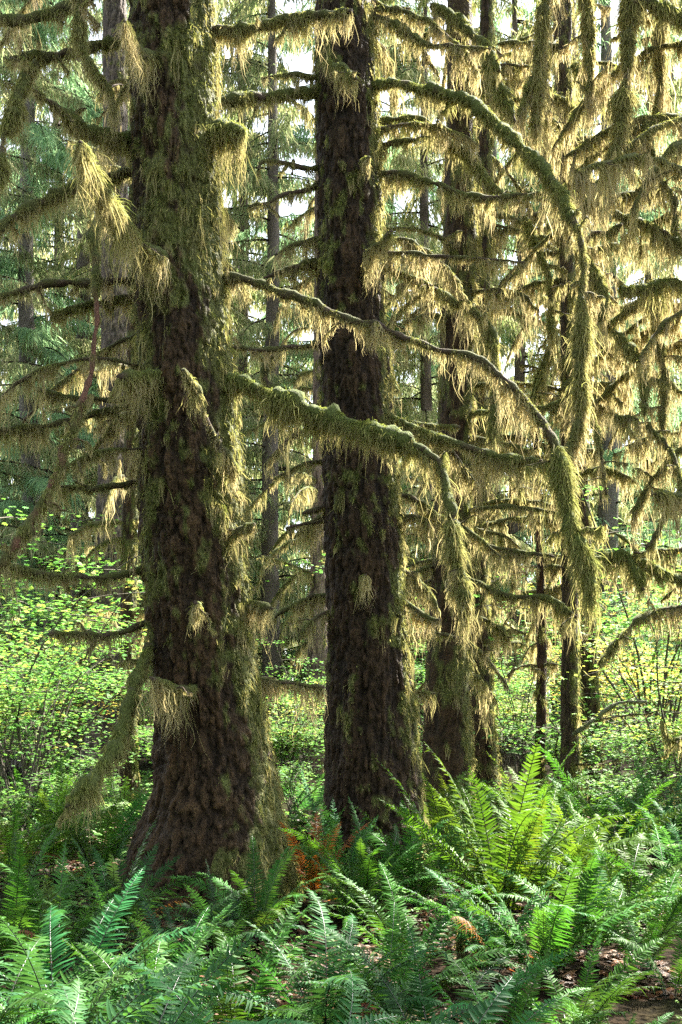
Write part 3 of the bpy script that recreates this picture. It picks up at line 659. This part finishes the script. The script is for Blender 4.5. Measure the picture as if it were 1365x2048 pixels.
shrub(-30,16,'m',1.25,1.2,'yellow-green vine maple behind the left edge, turning gold')
shrub(60,17.5,'g',1.9,5.2,'tallest pale green vine maple at the left, its top reaching the moss-hung twigs')
shrub(-20,13,'m',1.45,.4,'tall gold-tinged vine maple cut by the left edge')
shrub(1300,17,'g',1.75,1.4,'tall pale green maple in the right background')
shrub(85,16,'g',1.,2.,'light green vine maple left of the pale grey trunk')
shrub(70,13.5,'g',1.15,3.6,'tall fresh green vine maple between the two shrubs at the left edge')
shrub(140,23.5,'g',1.5,4.4,'tall light green vine maple just left of the grey trunk foot')
shrub(110,19,'y',.8,2.6,'golden vine maple low behind the left green leaves')
shrub(190,23,'m',1.,.9,'sunlit shrub behind the pale grey trunk')
shrub(560,19,'m',.9,3.3,'small yellow-green shrub low in the gap between the two big spruces')
shrub(600,26,'g',1.2,.3,'green shrub far back in the gap between the two big spruces')
shrub(850,24,'g',1.9,.5,'bright green leaves glowing just right of the middle spruce')
shrub(1040,20,'g',1.1,1.5,'bright green shrub behind the thin dead snag')
shrub(1010,25,'m',1.3,2.5,'yellow-green shrub far behind the dead snag, left side')
shrub(1325,17,'y',1.2,4.2,'golden yellow vine maple at the right, below the mossy limbs')
shrub(1360,12.5,'m',1.1,5.,'golden vine maple cut by the right edge')
shrub(1235,19,'y',1.15,.6,'pale yellow vine maple right of the flared dark trunk')
shrub(1320,18,'m',1.1,3.,'mixed green and yellow maple deep in the right background')
shrub(1305,13,'g',.55,1.9,'low green shrub under the golden maple on the right')
for k,(x,D,s,l) in enumerate([(30,10.3,.8,'low dark green bush left of the largest spruce, nearest the left edge'),(140,11,.75,'low green bush under the drooping mossy limb on the left'),(150,13,.7,'small bush in front of the pale grey trunk foot on the left'),(590,13.5,.75,'low bush between the two big spruces'),(1010,12.5,.6,'small bush left of the dead snag foot'),(1250,12,.8,'low bush right of the narrow mossy trunk'),(1345,10.5,.8,'low dark bush at the right edge below the maple')]):
    shrub(x,D,'d',s,k*1.1,l,'bush')

UG='one of the sunlit leafy bushes of the far undergrowth'
ur=np.random.default_rng(31)
for k in range(34):
    D=ur.uniform(20,44); x=ur.uniform(-60,1430)
    shrub(x,D,['g','m','y','g'][k%4],ur.uniform(.7,1.15),k*1.3,UG,'shrub','bushes of the far undergrowth')
UM='one of the low green bushes scattered between the trunks'
for k in range(20):
    D=ur.uniform(14,26); x=ur.uniform(-60,1430)
    shrub(x,D,'d',ur.uniform(.9,1.4),k*1.3,UM,'bush','low bushes between the trunks')
# unseen conifers added beside and behind the viewpoint to block sky and sun
BL='one of the unseen conifers added beside or behind the viewpoint to shade the scene'
for k,(X,Y) in enumerate([(6.6,9.0),(-9,-3),(-4,-7),(2,-6),(7,-5),(-12,4),(-1,-12),(5,-12),(-8,-12),(11,-11),(-15,-4)]):  # the first is placed to keep the sun off the near ferns
    t=thing('conifer_tree',(X,Y,gz(X,Y)),BL,'tree','unseen conifers added to shade the scene'); t.rotation_euler=(0,0,k*1.9); s_=.75+.1*(k%3); t.scale=(s_*1.15,s_*1.15,s_) if k else (.5,.5,.8)
    for nm,me in (('trunk',ptr[k%3]),('crown',crowns[k%3])): link(bpy.data.objects.new(nm,me),t)
# living crowns of the two big spruces, above the frame, added to block overhead sky
for tr,z0 in ((A,12.),(B,16.),(Ct,16.)):
    c=crown_data(34,z0,4.6,70,NG,int(z0*10))
    me=c.mesh('crown',M_needle); o=bpy.data.objects.new('crown',me); link(o,tr)
    mb=MB(); x_,y_,r_=(atA if tr is A else atB if tr is B else atC)(8.); zz=np.linspace(7.5,33,30)
    ox=x_-tr.location[0]
    tube(mb,np.stack([np.full(30,ox),0*zz,zz],1),np.interp(zz,[7.5,12,33],[r_*.86,r_*.75,.04]),20,lambda V,n:np.tile(BARK,(V.shape[0],V.shape[1],1)),cap=False)
    mb.build('upper_trunk',M_bark,tr)

# ================================================================== FERNS
def frond_mesh(L, phi0, phi1, half, npair, seed, dead=False):
    r=np.random.default_rng(seed); m=40; t=np.linspace(0,1,m)
    ph=phi0+(phi1-phi0)*t**1.35; dl=L/(m-1); bend=r.normal(0,.25)
    yaw=bend*t**2
    dx=np.stack([np.sin(ph)*np.cos(yaw),np.sin(ph)*np.sin(yaw),np.cos(ph)],1)*dl
    path=np.cumsum(dx,axis=0); path-=path[0]
    Tn=np.gradient(path,axis=0); Tn/=np.linalg.norm(Tn,axis=1)[:,None]
    sd0=np.stack([-np.sin(yaw),np.cos(yaw),0*yaw],1); roll=r.normal(0,.18)+r.normal(0,.35)*t
    nr0=np.cross(Tn,sd0)
    sd=sd0*np.cos(roll)[:,None]+nr0*np.sin(roll)[:,None]; nr=np.cross(Tn,sd)   # nr points away from the arch top
    up=np.where(nr[:,2:3]<0,-nr,nr)
    mb=MB(); st=.17
    rc=np.array([.10,.065,.025]) if not dead else np.array([.2,.1,.05])
    tube(mb,path[::2],np.linspace(.0042,.0012,len(path[::2])),5,lambda V,n:np.tile(rc,(V.shape[0],V.shape[1],1)),cap=False)
    u=np.linspace(0,1,npair); s=st+(1-st)*u**.93
    prof=np.minimum(1,.62+.38*u/.22)*np.clip(1-u,0,1)**.62
    prof=np.maximum(prof,.07)
    for sg in (-1,1):
        ss=np.clip(s+r.normal(0,.002,npair)+(.006 if sg>0 else 0),0,.999)
        I=lambda A: np.stack([np.interp(ss,t,A[:,i]) for i in range(3)],1)
        p0,Tt,S,Uu=I(path),I(Tn),I(sd)*sg,I(up)
        ln=half*prof*r.uniform(.88,1.08,npair); w=np.minimum(.0072,ln*.2)*L**.5
        fw=.22+.5*u**2+r.normal(0,.07,npair)
        dr=r.normal(.3,.14,npair) if not dead else r.normal(.8,.35,npair)
        cup=r.normal(.12,.08,npair)
        bad=r.random(npair)<.07; ln=np.where(bad,ln*r.uniform(.2,.8,npair),ln); dr=dr+np.where(r.random(npair)<.06,r.uniform(.3,.9,npair),0)
        d=S+Tt*fw[:,None]; d/=np.linalg.norm(d,axis=1)[:,None]
        wd=Tt-d*np.sum(Tt*d,1)[:,None]; wd/=np.linalg.norm(wd,axis=1)[:,None]
        tw=r.normal(0,.25,npair); wd=wd*np.cos(tw)[:,None]+Uu*np.sin(tw)[:,None]
        q=np.array([0,.12,.45,.78,1.]); wp=np.array([.35,1,.85,.5,.04])
        rows=[]
        for qi,wi in zip(q,wp):
            c=p0+d*(ln*qi)[:,None]+Uu*(ln*(cup*qi-dr*qi**2))[:,None]+Tt*(ln*.12*qi**2)[:,None]
            rows.append(np.stack([c-wd*(w*wi)[:,None]+Uu*(w*wi*.28)[:,None],c,c+wd*(w*wi)[:,None]+Uu*(w*wi*.28)[:,None]],1))
        V=np.stack(rows,1) # npair,5,3,3
        k=np.arange(npair)[:,None,None]*15+np.arange(4)[None,:,None]*3+np.arange(2)[None,None,:]
        Q=np.stack([k,k+1,k+4,k+3],3).reshape(-1,4)
        if sg<0: Q=Q[:,::-1]
        base=np.array([.5,.5,.5]) if not dead else np.array([.5,.5,.5])
        c=base*r.uniform(.75,1.25,(npair,1)); C=np.repeat(c,15,axis=0)
        mb.add(V.reshape(-1,3),Q,C)
    return mb.mesh('frond',M_fern)
FR=[]
for k in range(14):
    f=k/13
    FR.append(frond_mesh(1.0,.12+.35*f+rng.normal(0,.04),.75+1.25*f+rng.normal(0,.1),.118+.03*rng.uniform(),40+int(rng.integers(0,8)),100+k))
FRD=[frond_mesh(.9,.5+.4*k,1.7+.3*k,.09,30,200+k,True) for k in range(3)]
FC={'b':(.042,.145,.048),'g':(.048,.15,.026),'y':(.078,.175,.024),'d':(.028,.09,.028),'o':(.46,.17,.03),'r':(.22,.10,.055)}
def fern(x,D,L,n,up,colr,label,dead=0,seed=0,az=None,deadc='r'):
    r=np.random.default_rng(int(abs(x)*13+D*1000+seed)); X=(x-CX)/F*D
    t=thing('sword_fern',(X,D,gz(X,D)-.02),label,'fern','sword ferns on the forest floor')
    for k in range(n+dead):
        isd=k>=n
        a=(2*np.pi*k*.381966*1.0+r.normal(0,.25)) if az is None else R(r.uniform(*az))
        if isd: me=FRD[int(r.integers(0,3))] if deadc=='r' or k%3==0 else FR[int(r.integers(1,6))]
        else:
            f=np.clip(r.beta(1.5,1.5)*.95+(.62-up)*.75,0,1); me=FR[int(round(f*13))]
        o=bpy.data.objects.new('frond',me); link(o,t)
        s=L*r.uniform(.72,1.12)
        o.scale=(s,s,s); o.rotation_euler=(r.normal(0,.08),r.normal(0,.10),a); o.location=(math.cos(a)*.03,math.sin(a)*.03,0)
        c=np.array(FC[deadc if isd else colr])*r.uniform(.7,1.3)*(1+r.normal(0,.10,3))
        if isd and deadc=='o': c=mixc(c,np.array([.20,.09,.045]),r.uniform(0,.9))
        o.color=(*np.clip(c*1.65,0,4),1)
        if isd: o['label']='dead brown frond' if deadc=='r' else 'dead orange frond'
    return t
FERNS=[
(30,3.4,1.05,14,.12,'b','blue-green fern in the bottom left corner'),
(215,3.5,1.0,14,.15,'b','fern at the bottom edge below the left flank of the largest spruce',1),
(400,3.1,1.0,14,.1,'b','pale-sheened fern at the bottom edge directly below the largest trunk'),
(590,3.25,1.08,15,.15,'b','silvery green fern at the bottom edge below the gap between the big spruces'),
(735,2.9,.98,14,.1,'b','low blue-green fern at the bottom edge below the middle spruce'),
(900,3.3,.95,12,.1,'b','flat spreading fern at the bottom edge left of the bare dirt',3),
(1010,4.3,.8,12,.4,'g','fern filling the hollow just left of the bare dirt',2),
(870,4.4,.85,13,.45,'b','fern before the mossy stump stub, bottom centre',1),
(1150,4.9,.7,11,.35,'g','low spreading fern on the dirt below the shuttlecock fern',2),
(820,5.9,.95,13,.45,'g','fern left of the mossy stump stub'),
(1290,6.0,.8,11,.4,'g','fern in the right-hand clearing nearest the bottom right corner',1),
(80,3.9,.8,12,.35,'g','fern in the second row from the bottom near the left corner',1),
(1120,2.75,.55,9,.2,'b','small low fern touching the bottom edge below the bare dirt',3),
(-40,4.3,1.1,13,.35,'g','fern cut by the left edge, second from the bottom',1),
(120,4.6,1.0,15,.35,'b','upright fern with reddish stalks near the left edge',2),
(300,4.5,.88,15,.3,'g','tall fern just in front of the left buttress of the largest spruce'),
(470,4.7,.9,15,.25,'g','dense fern in front of the right buttress of the largest spruce'),
(650,4.7,1.0,14,.2,'b','arching fern halfway between the camera and the orange fern'),
(770,5.0,.95,14,.35,'g','spreading fern with a brown frond in front of the middle spruce',2),
(20,6.3,.95,13,.6,'g','leaning fern at the left edge level with the largest trunk foot'),
(115,6.1,.95,14,.6,'g','fern with browned fronds left of the largest trunk foot',2),
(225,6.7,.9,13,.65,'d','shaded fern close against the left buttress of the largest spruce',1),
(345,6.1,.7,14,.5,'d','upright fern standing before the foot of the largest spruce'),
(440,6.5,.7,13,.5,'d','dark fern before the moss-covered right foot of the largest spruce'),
(512,6.8,.8,13,.6,'g','fern at the right foot of the largest spruce'),
(712,7.3,.75,13,.5,'g','upright fern left of the middle spruce foot, before the orange fronds'),
(735,7.6,.95,13,.6,'g','fern against the foot of the middle spruce'),
(835,8.0,1.1,13,.65,'g','fern leaning from the right foot of the middle spruce'),
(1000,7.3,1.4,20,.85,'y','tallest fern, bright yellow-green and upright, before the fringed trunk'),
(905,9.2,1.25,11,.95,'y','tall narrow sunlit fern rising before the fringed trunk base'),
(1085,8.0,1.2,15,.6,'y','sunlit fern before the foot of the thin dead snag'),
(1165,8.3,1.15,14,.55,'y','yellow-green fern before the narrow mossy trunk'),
(1085,5.7,.95,16,.6,'g','shuttlecock fern above the bare dirt, right of the mossy stump'),
(985,5.9,.85,13,.4,'b','blue-sheened fern with arching fronds left of the shuttlecock fern',3),
(1175,6.3,.95,14,.5,'g','fern right of the shuttlecock fern'),
(1250,7.2,1.0,13,.5,'y','sunlit fern in the middle of the right-hand clearing'),
(1345,7.4,1.0,12,.4,'g','fern cut by the right edge of the clearing'),
(1345,5.5,.6,9,.5,'g','small loose fern at the right edge near the bottom',2),
(1240,4.6,.5,9,.4,'g','small fern on the bare dirt in the bottom right corner',3),
(1330,3.9,.5,8,.3,'b','lowest small fern in the bottom right corner',2),
(1225,9.8,1.25,14,.5,'g','broad fern before the flared dark trunk on the right'),
(1310,10.3,1.3,14,.4,'b','blue-green arching fern at the right below the mossy limb',1),
(1375,9.3,1.2,13,.45,'b','blue-green fern cut by the right edge beneath the mossy limb'),
(1180,11.5,1.2,12,.6,'g','fern at the foot of the narrow mossy trunk'),
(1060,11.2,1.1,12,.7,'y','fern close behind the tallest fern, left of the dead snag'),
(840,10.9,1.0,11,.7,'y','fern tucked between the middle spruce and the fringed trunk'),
(628,8.0,.9,3,.9,'g','fern with rusty orange dead fronds between the two big spruces',10,'o'),
(690,8.6,.95,11,.85,'b','upright fern against the left foot of the middle spruce'),
(560,11.5,1.0,11,.55,'g','fern behind the right foot of the largest spruce'),
(30,8.7,1.1,12,.65,'y','sunlit fern at the left edge, farther back'),
(105,9.3,1.15,12,.75,'y','upright fern under the tip of the drooping mossy limb'),
(195,8.9,1.1,11,.7,'g','fern with a dead brown frond behind the left buttress of the largest spruce',2),
(245,11,1.1,10,.75,'y','fern glimpsed just left of the largest trunk base'),
(60,12.5,1.1,11,.5,'g','distant fern among the green shrubs at the left'),
(620,14.5,1.1,11,.55,'b','distant fern deep in the gap between the two big spruces'),
]
for i,f in enumerate(FERNS):
    x,D,L,n,up,c,lab=f[:7]; dead=f[7] if len(f)>7 else 0; dc=f[8] if len(f)>8 else 'r'
    fern(x,D,L,n,up,c,lab,dead,i,deadc=dc)

# ================================================================== FOREST FLOOR LITTER AND GROUND COVER
def scatter(name,label,cat,n,xr,yr,size,cols,lobes,lift,mat,seed,mask=None):
    r=np.random.default_rng(seed); mb=MB()
    D=np.exp(r.uniform(math.log(yr[0]),math.log(yr[1]),n)); px=r.uniform(xr[0],xr[1],n); x=(px-CX)/F*D
    k=fbm(np.stack([x*1.6,D*1.6,0*x+seed],1),3)>.47
    x,D=x[k],D[k]; n=len(x)
    p=np.stack([x,D,ground_z(x,D)+r.uniform(lift[0],lift[1],n)],1)
    c=np.array(cols)[r.integers(0,len(cols),n)]*r.uniform(.6,1.3,(n,1))
    leaf_kites(mb,p,None,size*r.uniform(.6,1.3,n)*np.clip(D/6,.8,2.),c,lobes,r)
    o=mb.build(name,mat,smooth=False); tag(o,label,cat,kind='stuff')
scatter('ground_cover','low clover-leaved ground cover among the ferns','ground cover',14000,(-100,1460),(6,22),.035,LG[:3]+[(.2,.35,.06)],3,(.02,.16),M_leaf,21)
scatter('ground_cover','clover-leaved ground cover in the sunny clearing on the right','ground cover',4200,(1130,1460),(4.6,9.5),.03,[(.16,.30,.04),(.10,.24,.05)],3,(.02,.12),M_leaf,22)
scatter('leaf_litter','fallen brown and rust leaves on the dirt','fallen leaves',26000,(-50,1420),(2.6,14),.045,[(.06,.032,.018),(.09,.05,.025),(.035,.022,.015),(.14,.09,.05),(.13,.055,.02)],5,(.004,.03),M_litter,23)

# mossy stubs and fallen wood
def stub(x,gy,top,D,r0,label):
    b=P(x,gy,D); t=thing('mossy_stump',(b[0],b[1],gz(b[0],b[1])),label,'stump')
    zb=gz(b[0],b[1])-.1
    pts=[np.array([b[0],b[1],zb]),np.array([b[0]+.02,b[1],(zb+P(x,top,D)[2])/2]),P(x+8,top,D)]
    o=branch(t,pts,r0,r0*.7,(.02,.03),(.06,.06),2.2,.5,D=5,name='stump')
stub(920,1930,1845,6.1,.035,'short mossy stump stub before the tallest fern')
def log(pts,D0,D1,r0,label,name='fallen_log',wood=(.16,.14,.12),coat=(.01,.01)):
    p3=[P(x,y,D0+(D1-D0)*k/(len(pts)-1)) for k,(x,y) in enumerate(pts)]
    t=thing(name,tuple(p3[0]),label,'log'); branch(t,p3,r0,r0*.8,coat,(.04,.04),1.,.5,wood=np.array(wood),name='log',D=float(p3[0][1]))
log([(-40,1632),(40,1640),(120,1652)],14,13.6,.10,'weathered grey log lying among the shrubs at the left edge')
log([(1010,1756),(1030,1742),(1052,1726)],8.4,8.1,.012,'thin pale stick leaning among the sunlit ferns','fallen_stick',(.4,.36,.3),(0,0))
log([(880,1872),(905,1850),(930,1838)],6.4,6.6,.015,'broken brown stick beside the mossy stump','fallen_stick',(.2,.14,.1),(.01,.0))

# ================================================================== LIGHT, SKY, CAMERA
EL=R(52); AZ=R(48)
sd=Vector((math.cos(EL)*math.sin(AZ),math.cos(EL)*math.cos(AZ),math.sin(EL)))
li=bpy.data.lights.new('sun','SUN'); li.energy=5.0; li.angle=R(.53); li.color=(1,.94,.84)
lo=bpy.data.objects.new('sun',li); link(lo); lo.rotation_euler=sd.to_track_quat('Z','Y').to_euler(); lo.location=(20,20,40)
w=bpy.data.worlds.new('World'); sc.world=w; w.use_nodes=True
nt=w.node_tree; nt.nodes.clear()
sky=N(nt,'ShaderNodeTexSky',sky_type='NISHITA'); sky.sun_disc=False; sky.sun_elevation=EL; sky.sun_rotation=AZ
bg=N(nt,'ShaderNodeBackground'); bg.inputs[1].default_value=.076; wo=N(nt,'ShaderNodeOutputWorld')
hs=N(nt,'ShaderNodeHueSaturation'); hs.inputs['Saturation'].default_value=.38
nt.links.new(sky.outputs[0],hs.inputs['Color']); nt.links.new(hs.outputs[0],bg.inputs[0]); nt.links.new(bg.outputs[0],wo.inputs[0])

cam=bpy.data.cameras.new('camera'); co=bpy.data.objects.new('camera',cam); link(co)
cam.sensor_fit='VERTICAL'; cam.sensor_height=36; cam.sensor_width=24; cam.lens=35; cam.shift_y=(HY-1024)/2048
cam.clip_end=1000; cam.clip_start=.05
co.location=(0,0,EYE); co.rotation_euler=(R(90),0,0)
sc.camera=co
vs=sc.view_settings; vs.view_transform='Standard'; vs.look='None'; vs.exposure=3.12; vs.gamma=1
cy=sc.cycles; cy.max_bounces=7; cy.diffuse_bounces=4; cy.glossy_bounces=2; cy.transmission_bounces=4; cy.transparent_max_bounces=4
cy.use_denoising=False; cy.denoiser='OPENIMAGEDENOISE'; cy.denoising_input_passes='RGB_ALBEDO_NORMAL'; cy.denoising_prefilter='ACCURATE'; cy.caustics_reflective=False; cy.caustics_refractive=False; cy.sample_clamp_indirect=6
sc.render.use_persistent_data=False
